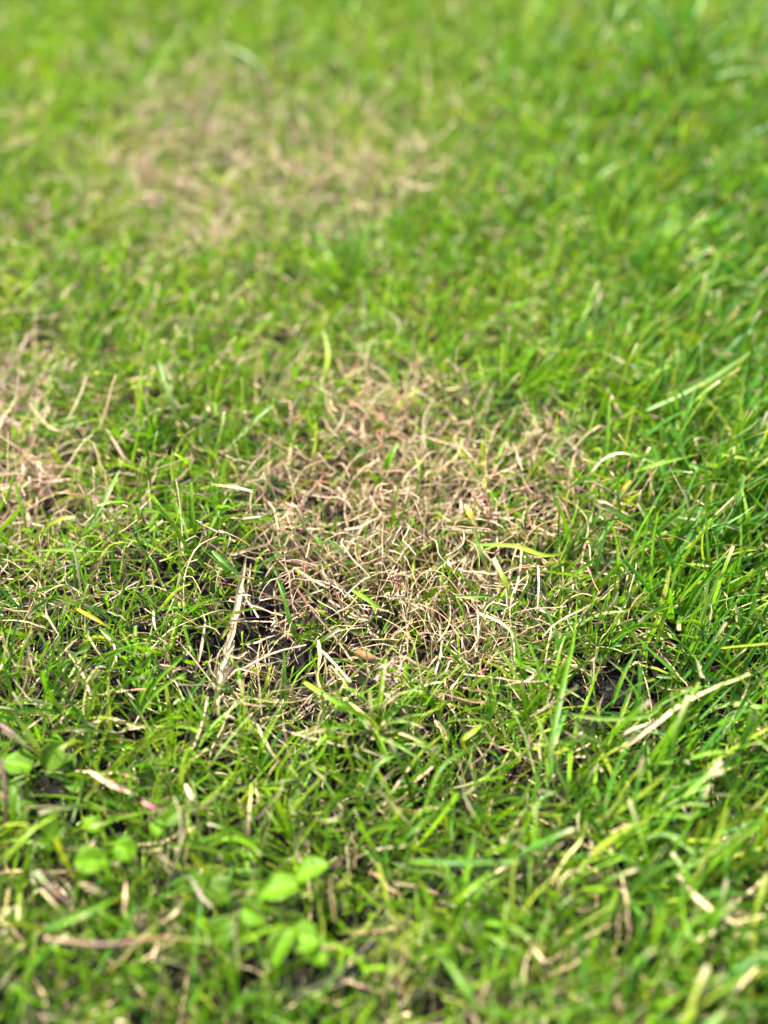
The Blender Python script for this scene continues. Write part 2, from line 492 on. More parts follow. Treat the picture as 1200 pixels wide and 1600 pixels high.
build_thatch('thatch', 'straw coloured dead thatch lying between the green blades', 2.4, .0006, .0016, .010, .030, 5,
             lambda x, y, px, py, d, b: np.clip((.55 + .45 * d) * (1 - .88 * b) * (.5 + .8 * vnoise(x, y, .03, 51)) * (1 - .6 * cleared(px, py)), 0, 1), .010)
build_thatch('upper_straw', 'scattered pale dry blades lying on top of the turf', 2.4, .0005, .0013, .012, .030, 5,
             lambda x, y, px, py, d, b: np.clip((.40 + .5 * d) * (1 - .9 * b) * (1 - .8 * cleared(px, py)), 0, 1), .020, .4)

def build_wiry(name, label, density, S, weight, wlo=.00032, whi=.00098, cs=.14, llo=.014, lhi=.040, lift=.014, pink=.55, tilt_mu=.85):
    x, y, px, py, dead, bare = sow(density, weight=weight)
    n = len(x)
    base = np.stack([x, y, ground_z(x, y) + rng.uniform(0, 1, n) ** 1.3 * lift], -1)
    az = rng.uniform(-math.pi, math.pi, n)
    tilt = np.clip(rng.normal(tilt_mu, .5, n), 0, 1.9)
    S1 = S + 1
    k = rng.gamma(1.5, 1 / 1.5, (n, 1)) * cs
    c1 = rng.normal(0, 1, (n, S)) * k * .6; c2 = rng.normal(0, 1, (n, S)) * k
    kink = rng.random((n, S)) < .06
    c2 = c2 + kink * rng.normal(0, 1.1, (n, S)); c1 = c1 + kink * rng.normal(0, .6, (n, S))
    c1 = c1 - .03 * np.cumsum(c1, 1)
    pts = centre_lines(base, az, tilt, rng.normal(.3, .5, n), rng.uniform(llo, lhi, n), S, rng.normal(0, .8, n), curl=(c1, c2))
    pts[..., 2] = np.minimum(pts[..., 2], ground_z(pts[..., 0], pts[..., 1]) + .021 + .003 * rng.random((n, 1)))
    t = np.linspace(0, 1, S1)[None]
    prof = np.repeat((1 - .55 * t), n, 0) * (1 + .2 * rng.normal(0, 1, (n, S1)))
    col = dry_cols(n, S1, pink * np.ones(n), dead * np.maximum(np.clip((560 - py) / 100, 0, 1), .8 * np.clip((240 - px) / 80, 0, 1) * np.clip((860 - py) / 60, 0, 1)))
    gs = (rng.random(n) < .13)[:, None, None] * rng.uniform(.5, .95, (n, 1, 1)) * np.clip(1.3 - t[..., None], 0, 1)
    col = blend(col, blend(G2, G5, rng.random((n, 1, 1))), gs)
    tipp = (rng.random(n) < .22)[:, None, None] * np.clip((t[..., None] - rng.uniform(.4, .8, (n, 1, 1))) / .2, 0, 1)
    col = blend(col, np.array([.66, .24, .17]), tipp * .8)
    me = tubes(name, pts, rng.uniform(wlo, whi, n), np.clip(prof, .3, 2), rng.uniform(0, 6.3, n), col, M_DRY)
    link(name, me, kind='stuff', label=label, cat='dead grass')
    return n

build_wiry('dead_wiry_grass', 'tangle of thin curled tan and pinkish dead grass in the bare patches', 7.4, 9,
           lambda x, y, px, py, d, b: np.clip((d ** 1.2) * (1 - .72 * b), 0, 1) * ((py > 500) | (rng.random(len(x)) < .55)) * (.45 + .9 * vnoise(x, y, .012, 61)) * .8)
build_wiry('dead_wiry_roots', 'fine dark runners and roots at the soil under dead grass', 2.0, 7,
           lambda x, y, px, py, d, b: np.clip(.15 + d, 0, 1) * (1 - .5 * b), .0003, .0006, .3, .01, .025, .003, .2, 1.5)

# ------------------------------------------------------------------ soil crumbs and moss
def ico():
    import bmesh
    bm = bmesh.new(); bmesh.ops.create_icosphere(bm, subdivisions=1, radius=1)
    bm.verts.index_update()
    v = np.array([q.co[:] for q in bm.verts]); f = np.array([[q.index for q in fc.verts] for fc in bm.faces]); bm.free()
    return v, f
IV, IF = ico()

def grains(name, cen, rad, col, mat, kind=None, parent=None, **kw):
    n = len(cen)
    V = IV[None] * rad[:, None, None] * (1 + rng.normal(0, .18, (n, len(IV), 1))) * rng.uniform(.7, 1.2, (n, 1, 3)) + cen[:, None]
    F = (IF[None] + (np.arange(n) * len(IV))[:, None, None]).reshape(-1, 3)
    C = np.repeat(col[:, None], len(IV), 1).reshape(-1, 3)
    return link(name, make_mesh(name, V.reshape(-1, 3), F, C, mat), parent=parent, kind=kind, **kw)

x, y, px, py, dead, bare = sow(1.6, weight=lambda x, y, px, py, d, b: np.clip(.12 + .25 * d + b, 0, 1))
n = len(x)
rad = rng.gamma(2, .00032, n) + .0002
g = ground_z(x, y)
u = rng.random((n, 1))
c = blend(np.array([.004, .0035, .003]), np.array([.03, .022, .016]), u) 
c = np.where(rng.random((n, 1)) < .05, np.array([.35, .32, .28]), c)
rad = np.where(c[:, 0] > .3, rad * .45, rad)
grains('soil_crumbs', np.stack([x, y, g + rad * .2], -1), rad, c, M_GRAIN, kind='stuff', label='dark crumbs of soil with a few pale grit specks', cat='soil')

def moss():
    spots = [P(650, 878, 2), P(622, 905, 2), P(690, 862, 2), P(640, 935, 2)]
    n = 2600
    s = rng.integers(0, len(spots), n)
    cx = np.array([[q.x, q.y] for q in spots])[s]
    xy = cx + rng.normal(0, .0065, (n, 2))
    base = np.stack([xy[:, 0], xy[:, 1], ground_z(xy[:, 0], xy[:, 1]) + rng.uniform(0, .004, n)], -1)
    pts = centre_lines(base, rng.uniform(-3.1, 3.1, n), rng.uniform(0, 1.1, n), rng.uniform(.2, 1, n), rng.uniform(.0015, .004, n), 3, np.zeros(n))
    c = blend(np.array([.05, .075, .012]), np.array([.13, .14, .02]), rng.random((n, 1)))
    link('moss', ribbons('moss', pts, rng.uniform(.0004, .0008, n), profile(n, 4, np.zeros(n, bool)), np.full(n, .2), rng.uniform(0, 6, n),
                         np.repeat(c[:, None], 4, 1), M_WEED), kind='stuff', label='dark olive moss in the middle of the dead patch', cat='moss')
moss()

# ------------------------------------------------------------------ single things on the lawn
def spline(pts, n):
    p = [Vector(q) for q in pts]
    p = [p[0] * 2 - p[1]] + p + [p[-1] * 2 - p[-2]]
    segs = len(p) - 3
    out = []
    for i in range(n):
        t = i / (n - 1) * segs
        k = min(int(t), segs - 1); t -= k
        a, b, c, d = p[k:k + 4]
        out.append(.5 * ((2 * b) + (c - a) * t + (2 * a - 5 * b + 4 * c - d) * t * t + (3 * b - a - 3 * c + d) * t ** 3))
    return np.array([q[:] for q in out])

COLS = dict(green=(.11, .235, .006), bright=(.15, .33, .012), yg=(.27, .40, .02), blue=(.07, .20, .022), dark=(.06, .16, .008), pale=(.20, .33, .07),
            straw=tuple(STRAW), white=(.62, .53, .37), tan=tuple(TANC * 1.0), yellow=(.60, .45, .03), brown=(.22, .10, .05), purple=(.17, .09, .08),
            magenta=(.40, .09, .16), pink=(.62, .34, .24), grey=(.24, .33, .13), rust=(.34, .12, .04), cream=(.62, .50, .27))
COLS = {k: np.array(v) for k, v in COLS.items()}

def strand_geometry(pts, wpx, cols, fold=.45, taper='tip', tube=False, name='blade', parent=None, S=14, roll=None, wav=0.0, twist=None, mat=None):
    """pts: list of (px,py,mm) ; wpx: width in photograph pixels; mesh is made about its own base point"""
    W3 = [P(*q) if not isinstance(q, Vector) else q for q in pts]
    w = wpx * scale_at(W3[len(W3) // 2])
    line = spline(W3, S + 1)
    line[1:-1] += rng.normal(0, w * wav, (S - 1, 3))
    o = line[0].copy() if parent is None else np.array(parent.location[:])
    line = line - o
    t = np.linspace(0, 1, S + 1)
    if taper == 'tip': prof = np.clip(.55 + 2 * t, 0, 1) * np.clip((1 - t) / .5, 0, 1) ** .6
    elif taper == 'blunt': prof = np.clip(.6 + 2 * t, 0, 1) * (1 - .2 * t)
    elif taper == 'both': prof = np.clip(np.sin(math.pi * (t * .96 + .02)), 0, 1) ** .5
    else: prof = 1 - .35 * t
    prof = prof * (1 + rng.normal(0, .05, S + 1))
    cs = [COLS[c] for c in cols]
    k = t * (len(cs) - 1); i = np.minimum(k.astype(int), max(len(cs) - 2, 0))
    if len(cs) == 1: col = np.repeat(cs[0][None], S + 1, 0)
    else: col = np.array([blend(cs[a], cs[a + 1], kk - a) for a, kk in zip(i, k)])
    col = col * (1 + rng.normal(0, .06, (S + 1, 1)))
    dry = cols[len(cols) // 2] in ('straw', 'white', 'tan', 'brown', 'pink', 'cream', 'rust', 'purple')
    mat = mat or (M_DRY if dry else M_GREEN)
    roll = rng.uniform(-.5, .5) if roll is None else roll
    # width lies about level: reference for the frame is the viewing-side up vector tilted a little
    T = np.gradient(line, axis=0); T /= np.linalg.norm(T, axis=1, keepdims=True)
    up = np.array([.15 * math.sin(roll * 5), -.45, .9])
    A = np.cross(T, up); A /= np.linalg.norm(A, axis=1, keepdims=True) + 1e-9
    B = np.cross(A, T)
    an = roll + (twist if twist is not None else rng.normal(0, .5)) * (t - .5)
    ca, sa = np.cos(an)[:, None], np.sin(an)[:, None]
    A, B = A * ca + B * sa, B * ca - A * sa
    hw = (w * prof * .5)[:, None]
    us = rng.random() * 50
    if tube:
        n = 6
        V = np.stack([line + (A * math.cos(q) + B * math.sin(q)) * hw for q in np.arange(n) * math.pi / 3], 1).reshape(-1, 3)
        k = np.arange(S)[:, None] * n
        j = np.arange(n)[None]
        F = np.stack([k + j, k + (j + 1) % n, k + n + (j + 1) % n, k + n + j], -1).reshape(-1, 4)
        nn = n
    else:
        cr = [-1, -.5, 0, .5, 1]
        V = np.stack([line + A * hw * c * math.cos(fold) + B * hw * abs(c) ** 1.3 * math.sin(fold) for c in cr], 1).reshape(-1, 3)
        k = np.arange(S)[:, None] * 5; j = np.arange(4)[None]
        F = np.stack([k + j, k + j + 1, k + j + 6, k + j + 5], -1).reshape(-1, 4)
        nn = 5
    C = np.repeat(col, nn, 0)
    U = np.stack([np.tile(np.arange(nn) / (nn - 1), S + 1) + us, np.repeat(t, nn) + us * .3], -1)
    me = make_mesh(name, V, F, C, mat, U)
    return me, o

def strand(name, label, cat, pts, wpx, cols, group=None, **kw):
    me, o = strand_geometry(pts, wpx, cols, name=name, **kw)
    ob = link(name, me, label=label, cat=cat, group=group)
    ob.location = o
    return ob

GB = 'green blades that stand out from the turf'
DB = 'dry blades and straws that stand out from the turf'
# (name, category, points, width, colours, taper, tube, label)
TABLE = [
 ('grass_strand', 'grass blade', [(860,1212,20),(863,1150,26),(880,1065,30),(895,1000,30),(902,930,24)], 12, ['blue','green','green'], 'tip', 0, 'long bluish green blade, the tallest upright one right of the dead patch'),
 ('grass_strand', 'grass blade', [(955,1105,14),(972,1060,24),(998,1010,30)], 9, ['green','blue'], 'tip', 0, 'upright green blade crossing in front of the bare soil on the right'),
 ('grass_strand', 'grass blade', [(780,1025,12),(832,1047,22),(892,1082,18)], 7, ['blue','green'], 'blunt', 0, 'straight bluish blade sloping down just above the rust brown granular lump'),
 ('grass_strand', 'grass blade', [(732,852,18),(800,853,24),(855,868,24),(890,858,20)], 9, ['green','yg','yg'], 'tip', 0, 'bright yellow green blade lying level across the right of the dead patch'),
 ('grass_strand', 'grass blade', [(474,1006,8),(458,985,18),(443,935,26),(432,903,26)], 9, ['green','dark','green'], 'tip', 0, 'dark green arching blade in the left of the dead patch above black soil'),
 ('grass_strand', 'grass blade', [(480,1016,10),(503,1000,18),(530,982,22)], 8, ['green','bright','white'], 'blunt', 0, 'short green blade with a white cut tip in the middle of the dead patch'),
 ('grass_strand', 'grass blade', [(475,1066,20),(510,1088,22),(553,1114,18)], 11, ['yg','bright','bright'], 'blunt', 0, 'thick bright green blade sloping down right below the black soil hole'),
 ('grass_strand', 'grass blade', [(438,1102,6),(444,1057,18),(443,1010,26)], 8, ['dark','dark','green'], 'tip', 0, 'narrow dark green blade standing upright beside the black soil hole'),
 ('grass_strand', 'grass blade', [(332,860,22),(352,880,25),(377,902,22)], 10, ['blue','blue','pale'], 'blunt', 0, 'bluish green blade ending at the top of the broad dead leaf'),
 ('grass_strand', 'grass blade', [(550,922,20),(575,937,23),(603,954,20)], 9, ['bright','bright','green'], 'tip', 0, 'short light green blade left of the pink threads in the dead patch'),
 ('grass_strand', 'grass blade', [(1035,805,20),(1090,815,24),(1132,820,24),(1158,828,20)], 10, ['blue','blue','blue','white'], 'blunt', 0, 'dark bluish blade with a frayed white tip near the right edge'),
 ('grass_strand', 'grass blade', [(1070,722,22),(1093,731,25),(1122,735,22)], 10, ['blue','blue'], 'blunt', 0, 'blunt bluish green blade lying in the tall grass at the right'),
 ('grass_strand', 'grass blade', [(1122,710,22),(1157,716,26),(1196,718,22)], 7, ['yg','yg','pale'], 'tip', 0, 'level yellow green blade reaching the right edge of the picture'),
 ('grass_strand', 'grass blade', [(975,742,16),(1030,726,27),(1097,708,24)], 8, ['bright','bright','green'], 'tip', 0, 'long bright green blade arching right from the big tuft'),
 ('grass_strand', 'grass blade', [(915,868,16),(938,838,23),(962,808,24)], 13, ['pale','pale','green'], 'tip', 0, 'wide pale green blade leaning right beside the dead patch'),
 ('grass_strand', 'grass blade', [(1172,848,12),(1168,805,24),(1159,762,28)], 8, ['yg','bright'], 'tip', 0, 'upright yellow green blade close to the right edge'),
 ('grass_strand', 'grass blade', [(968,812,10),(966,785,20),(964,752,27)], 8, ['dark','green'], 'tip', 0, 'dark green blade standing upright below the big tuft'),
 ('grass_strand', 'grass blade', [(878,1115,24),(950,1123,27),(1012,1118,28),(1038,1098,24)], 9, ['green','pale','bright'], 'tip', 0, 'long arched green blade lying in front of the bare soil on the right'),
 ('grass_strand', 'grass blade', [(1080,1184,24),(1115,1176,27),(1155,1176,24)], 9, ['bright','yg'], 'blunt', 0, 'bright yellow green blade lying level at the lower right'),
 ('grass_strand', 'grass blade', [(802,934,14),(788,905,20),(771,872,24)], 11, ['bright','yg','white'], 'blunt', 0, 'yellow green blade with a bent pale tip inside the dead patch'),
 ('grass_strand', 'grass blade', [(712,932,20),(760,931,23),(803,937,20)], 7, ['pale','blue','pale'], 'tip', 0, 'thin bluish blade lying level inside the dead patch'),
 ('grass_strand', 'grass blade', [(765,902,8),(753,868,18),(737,822,24)], 8, ['straw','pale','green'], 'tip', 0, 'green blade fading to straw at its base, beside the orange fungus threads'),
 ('grass_strand', 'grass blade', [(60,861,22),(115,860,25),(177,862,22)], 7, ['green','bright'], 'tip', 0, 'thin green blade lying level near the left edge'),
 ('grass_strand', 'grass blade', [(128,838,14),(165,778,26),(188,732,26)], 11, ['pale','pale','green'], 'tip', 0, 'long pale green blade leaning right in the left half'),
 ('grass_strand', 'grass blade', [(277,658,14),(262,610,26),(246,560,30)], 10, ['grey','pale','blue'], 'tip', 0, 'out of focus grey green stalk standing in the left background'),
 ('grass_strand', 'grass blade', [(368,688,14),(395,660,22),(428,632,26)], 9, ['pale','grey'], 'tip', 0, 'pale out of focus blade leaning right, left of the dead patch'),
 ('grass_strand', 'grass blade', [(590,760,10),(608,720,22),(622,690,25)], 13, ['green','green','bright'], 'tip', 0, 'broad green blade alone in the pink upper part of the dead patch'),
 ('grass_strand', 'grass blade', [(493,620,12),(512,560,26),(505,510,28)], 10, ['yg','yg','pale'], 'tip', 0, 'yellow green stem standing behind the dead patch'),
 ('grass_strand', 'grass blade', [(1010,640,18),(1110,590,30),(1198,532,32)], 12, ['bright','pale','pale'], 'tip', 0, 'long pale green stem slanting to the right edge behind the turf'),
 ('grass_strand', 'grass blade', [(225,150,10),(255,85,18),(310,52,16)], 9, ['green','green','pale'], 'tip', 0, 'pale arching blade blurred at the top left'),
 ('grass_strand', 'grass blade', [(345,68,20),(385,85,20),(425,130,12)], 8, ['green','grey'], 'tip', 0, 'pale blurred blade bending down right near the top left'),
 ('grass_strand', 'grass blade', [(1110,118,28),(1150,110,32),(1199,112,28)], 13, ['pale','grey'], 'tip', 0, 'pale blurred blade lying level at the top right edge'),
 ('grass_strand', 'grass blade', [(948,70,20),(962,30,34),(972,2,36)], 13, ['grey','pale'], 'tip', 0, 'pale grey green blade blurred at the top edge right of the centre'),
 ('grass_strand', 'grass blade', [(660,1270,18),(690,1200,26),(742,1165,24)], 9, ['green','dark'], 'tip', 0, 'dark green arched blade below the dead patch, right of the centre'),
 ('grass_strand', 'grass blade', [(612,1330,16),(640,1300,25),(684,1268,24)], 12, ['dark','green'], 'tip', 0, 'dark green blade leaning right in the lower middle'),
 ('grass_strand', 'grass blade', [(640,1345,24),(720,1348,27),(810,1347,24)], 12, ['green','blue','pale'], 'blunt', 0, 'pale tipped blade lying level in the blurred lower middle'),
 ('grass_strand', 'grass blade', [(702,1412,20),(735,1388,26),(770,1360,24)], 12, ['yg','bright'], 'tip', 0, 'thick yellow green blade leaning right in the lower middle'),
 ('grass_strand', 'grass blade', [(752,1582,20),(725,1540,26),(690,1490,24)], 14, ['pale','green'], 'tip', 0, 'wide blurred green blade leaning left near the bottom edge'),
 ('grass_strand', 'grass blade', [(1062,1385,16),(1070,1450,24),(1100,1500,22)], 12, ['yg','bright','green'], 'tip', 0, 'yellow green blurred blade curving down through the crossed straws'),
 ('grass_strand', 'grass blade', [(70,1452,24),(130,1428,28),(182,1402,26)], 16, ['blue','green','green'], 'tip', 0, 'broad bluish blade leaning right over the lower left corner'),
 ('grass_strand', 'grass blade', [(565,1250,14),(590,1195,26),(625,1178,26)], 9, ['pale','pale','bright'], 'tip', 0, 'pale green bent blade just below the grassy knob'),
 ('grass_strand', 'grass blade', [(5,1345,24),(45,1300,28),(95,1270,26)], 9, ['yg','yg'], 'tip', 0, 'yellow green blade crossing above the round weed leaf at the left'),
 ('yellow_grass', 'yellow blade', [(118,950,22),(148,966,25),(176,984,22)], 7, ['yellow','yellow','yg'], 'tip', 0, 'clear yellow blade lying diagonally in the green turf at the left'),
 ('yellow_grass', 'yellow blade', [(733,1178,16),(722,1158,22),(740,1143,24),(752,1132,22)], 10, ['yellow','yg','yg'], 'both', 0, 'curled yellow green blade below the dead patch'),
 ('yellow_grass', 'yellow blade', [(978,782,16),(974,765,20),(984,750,22)], 8, ['yellow','yellow'], 'blunt', 0, 'short yellow blade under the big tuft at the right'),
 ('dead_leaf', 'dead leaf', [(137,1204,24),(172,1224,26),(208,1240,22)], 18, ['cream','pink','cream'], 'both', 0, 'wide cream dead leaf with a pink stain above the round weed leaves'),
 ('dead_leaf', 'dead leaf', [(120,1380,24),(145,1388,26),(168,1398,22)], 18, ['cream','cream','white'], 'both', 0, 'blurred cream dead leaf below the bright round weed leaf'),
 ('dead_leaf', 'dead leaf', [(62,1386,22),(80,1405,25),(102,1434,22)], 14, ['white','cream'], 'both', 0, 'whitish dead leaf beside the purple stalk at the lower left'),
 ('dead_leaf', 'dead leaf', [(197,1376,22),(197,1400,24),(194,1430,20)], 16, ['tan','cream','tan'], 'both', 0, 'short upright tan dead leaf in the lower left'),
 ('dead_leaf', 'dead leaf', [(726,788,20),(734,803,22),(745,824,18)], 12, ['straw','yellow','straw'], 'both', 0, 'flat tan dead leaf with a yellow middle beside the orange fungus threads'),
 ('dead_leaf', 'dead leaf', [(290,1225,20),(300,1245,22),(312,1258,18)], 14, ['white','straw'], 'both', 0, 'small pale dead leaf flake in the turf below the dead patch at left'),
 ('dead_leaf', 'dead leaf', [(855,1555,20),(870,1545,23),(895,1548,20)], 15, ['pink','cream'], 'both', 0, 'pinkish dead leaf blurred near the bottom edge right of the centre'),
 ('dead_leaf', 'dead leaf', [(0,0,0)], 0, [], '', 0, ''),
 ('straw', 'straw', [(968,1172,16),(1015,1140,24),(1075,1094,28),(1172,1053,26)], 11, ['tan','tan','straw','pale'], 'stalk', 0, 'long whitish straw slanting up right in front of the bare soil'),
 ('straw', 'straw', [(972,1152,16),(990,1140,20),(1016,1131,22)], 9, ['straw','white'], 'stalk', 1, 'short pale straw lying beside the long whitish one'),
 ('straw', 'straw', [(1058,1368,22),(1104,1418,26),(1158,1446,24)], 17, ['straw','cream','white'], 'blunt', 0, 'upper of the wide cream straws crossing at the lower right'),
 ('straw', 'straw', [(1078,1472,20),(1108,1458,24),(1132,1448,24)], 14, ['white','cream'], 'blunt', 0, 'lower of the wide cream straws crossing at the lower right'),
 ('straw', 'straw', [(1145,1484,18),(1150,1462,22),(1156,1438,25)], 13, ['straw','cream'], 'blunt', 0, 'short upright straw standing where the cream straws meet'),
 ('straw', 'straw', [(968,1362,20),(976,1400,24),(982,1452,20)], 13, ['white','straw','tan'], 'blunt', 0, 'upright pale straw in the blurred turf of the lower right'),
 ('straw', 'straw', [(1124,1590,18),(1150,1545,24),(1182,1510,24)], 15, ['white','cream'], 'blunt', 0, 'wide pale straw leaning right in the bottom right corner'),
 ('straw', 'straw', [(917,745,16),(944,717,26),(971,708,30),(990,713,27)], 5, ['white','white'], 'tip', 0, 'thin white curled blade arching over the big tuft'),
 ('straw', 'straw', [(841,884,22),(842,920,20),(840,957,14)], 5, ['white','cream'], 'stalk', 1, 'straight white straw hanging upright inside the dead patch'),
 ('straw', 'straw', [(744,956,20),(785,975,22),(802,1000,20),(802,1077,12)], 6, ['cream','straw','white'], 'tip', 0, 'long cream blade bent sharply down below the dead patch'),
 ('straw', 'straw', [(463,919,18),(490,957,16),(520,992,15),(550,1033,12)], 6, ['brown','purple','tan'], 'stalk', 1, 'purplish brown straw slanting through the dead patch'),
 ('straw', 'straw', [(495,1008,14),(520,1035,18),(548,1066,16)], 6, ['cream','cream'], 'stalk', 1, 'pale cream straw slanting over the right rim of the soil hole'),
 ('straw', 'straw', [(497,1000,18),(500,1025,16),(496,1070,10)], 8, ['straw','tan','cream'], 'tip', 0, 'upright tan straw on the right rim of the soil hole'),
 ('straw', 'straw', [(380,1045,16),(430,1020,20),(478,1008,16)], 5, ['pink','cream'], 'stalk', 1, 'pinkish straw lying along the top of the soil hole'),
 ('straw', 'straw', [(600,1258,18),(622,1225,24),(640,1200,24)], 8, ['white','straw'], 'stalk', 1, 'whitish bent straw below the grassy knob'),
 ('straw', 'straw', [(385,1330,12),(388,1280,22),(392,1225,24)], 10, ['tan','straw','yg'], 'blunt', 0, 'upright tan stalk in the turf below the dead patch at left'),
 ('straw', 'straw', [(45,630,12),(80,668,16),(108,672,14)], 5, ['straw','cream'], 'tip', 0, 'blurred pale blade in the small left dead patch'),
 ('straw', 'straw', [(0,0,0)], 0, [], '', 0, ''),
 ('purple_stem', 'stem', [(10,1290,14),(8,1240,24),(3,1185,28)], 8, ['brown','purple','purple'], 'stalk', 1, 'dark purple stem standing upright at the left edge'),
 ('purple_stem', 'stem', [(0,1133,26),(18,1145,27),(38,1163,24)], 10, ['purple','purple','pale'], 'stalk', 1, 'thick purplish stem entering from the left edge above the weed'),
 ('purple_stem', 'stem', [(224,1254,26),(238,1262,27),(252,1272,25)], 8, ['pink','magenta','pale'], 'stalk', 1, 'short magenta stem lying right of the weed leaves'),
 ('purple_stem', 'stem', [(56,1364,24),(82,1390,26),(112,1414,24)], 9, ['grey','purple','purple'], 'stalk', 1, 'purple stalk slanting down right at the lower left'),
 ('purple_stem', 'stem', [(72,1466,20),(160,1476,24),(250,1466,22),(322,1472,20)], 10, ['tan','purple','brown','green'], 'stalk', 1, 'long pinkish stalk lying level near the bottom left'),
]
for row in TABLE:
    if not row[3]:
        continue
    nm, cat, pts, w, cols, tp, tb, lab = row
    dryish = cat in ('dead leaf', 'straw')
    w = w * .85
    if dryish and pts[0][1] > 1180:
        w = w * .72; pts = [(a, b, c - 6) for a, b, c in pts]
        cols = [{'white': 'cream', 'cream': 'straw'}.get(c, c) for c in cols]
    strand(nm, lab, cat, pts, w, cols, taper=tp, tube=bool(tb), wav=.05 if dryish else .02, fold=.55 if cat == 'dead leaf' else .4,
           group={'grass blade': GB, 'straw': DB, 'dead leaf': 'broad dead leaves', 'stem': 'purple stems', 'yellow blade': 'yellow blades'}[cat])

def dead_culm():
    root = bpy.data.objects.new('dead_leaf_bundle', None); COL.objects.link(root)
    root.empty_display_size = .01
    root.location = P(335, 1120, 6)
    root['label'] = 'broad tan bundle of split dead leaf standing at the left of the dead patch'
    root['category'] = 'dead leaf'; root['group'] = 'broad dead leaves'
    for pts, w, c in (([(384, 868, 16), (372, 930, 17), (362, 985, 15), (351, 1020, 13)], 13, ['tan', 'straw', 'tan']),
                      ([(378, 900, 14), (375, 950, 15), (358, 1000, 16), (352, 1030, 14)], 8, ['cream', 'tan', 'straw']),
                      ([(366, 1000, 14), (346, 1042, 17), (338, 1085, 12), (334, 1118, 5)], 12, ['straw', 'cream', 'straw']),
                      ([(360, 1010, 13), (356, 1040, 15), (340, 1070, 15), (342, 1100, 8)], 6, ['tan', 'straw', 'tan']),
                      ([(392, 880, 10), (384, 930, 12), (380, 960, 12), (390, 990, 8)], 5, ['tan', 'tan']),
                      ([(350, 1022, 14), (372, 1026, 17), (386, 1018, 12)], 6, ['tan', 'straw'])):
        me, _ = strand_geometry([P(*q) for q in pts], w, c, name='split_leaf', parent=root, S=16, taper='both', wav=.09, fold=.6)
        link('split_leaf', me, parent=root)
dead_culm()

# ------------------------------------------------------------------ tufts
def tuft(px, py, label, nb, length, wpx, az, spread, cols, lean=.7, base_mm=3, kind='grass_tuft'):
    b = P(px, py, base_mm)
    root = bpy.data.objects.new(kind, None); COL.objects.link(root)
    root.empty_display_size = .01
    root.location = b
    root['label'] = label; root['category'] = 'grass tuft'; root['group'] = 'tufts that stand out from the turf'
    for i in range(nb):
        a = R(az) + random.uniform(-.5, .5) * R(spread) * 1.3
        L = length * random.uniform(.45, 1.0)
        t0 = random.uniform(.1, 1.0) * lean / .7; t1 = t0 + random.uniform(.5, 1.1)
        p = b + Vector((random.uniform(-1, 1), random.uniform(-1, 1), 0)) * .004
        pts = [p.copy()]
        for k in range(4):
            th = t0 + (t1 - t0) * (k / 3)
            p = p + Vector((math.sin(th) * math.sin(a), math.sin(th) * math.cos(a), math.cos(th))) * L / 4
            pts.append(p.copy())
        me, _ = strand_geometry(pts, wpx * random.uniform(.7, 1.15), random.choice(cols), name='blade', parent=root, S=10, roll=random.uniform(-.6, .6), taper=random.choice(['tip', 'tip', 'blunt']))
        link('blade', me, parent=root)
    return root
GR = [['pale', 'green', 'green'], ['yg', 'green', 'pale'], ['bright', 'bright', 'green'], ['green', 'green'], ['yg', 'bright', 'green']]
BL = [['pale', 'blue', 'blue'], ['green', 'blue'], ['green', 'green']]
tuft(930, 775, 'big bright tuft fanning out at the right rim of the dead patch', 11, .042, 9, 25, 190, GR)
tuft(905, 755, 'small broad bluish sprout left of the big bright tuft', 3, .022, 15, 0, 60, BL)
tuft(1130, 870, 'dense tuft of striped bluish blades near the right edge', 9, .036, 9, 10, 120, BL)
tuft(232, 1110, 'upright tuft of broad green blades in the left foreground turf', 10, .036, 9, 0, 110, GR)
tuft(780, 815, 'dark green sprout rising among the orange fungus threads', 6, .024, 6, 10, 150, [['dark', 'green'], ['green', 'dark']])
tuft(590, 1140, 'tall brownish green knob of grass rising below the dead patch', 16, .034, 9, 30, 260, [['straw', 'green', 'green'], ['tan', 'straw', 'green'], ['yg', 'green'], ['green', 'dark', 'straw']], lean=.5)
tuft(835, 1120, 'slim tuft of green and yellow blades beside the granular lump', 8, .038, 8, -10, 60, [['yg', 'green'], ['green', 'green'], ['green', 'bright']], lean=.35)
tuft(300, 870, 'dark green tuft on the crest left of the dead patch', 10, .036, 7, 20, 160, [['dark', 'green'], ['green', 'green'], ['blue', 'green']])
tuft(690, 590, 'tall soft tuft behind the dead patch, right of the pink part', 12, .040, 9, 0, 150, GR)
tuft(540, 460, 'dark green clump between the near and far dead patches', 12, .042, 9, 0, 170, [['dark', 'green'], ['green', 'green'], ['green', 'bright']])
tuft(1060, 130, 'tall bluish clump blurred in the top right corner', 16, .060, 11, 0, 180, BL)
tuft(990, 1290, 'leafy green clump in the blurred lower right turf', 12, .034, 11, 20, 200, GR)
tuft(720, 1440, 'yellow green clump in the blurred turf of the lower middle', 12, .032, 12, 10, 200, GR)
tuft(60, 700, 'green clump standing in the small left dead patch', 7, .030, 10, 20, 100, GR)

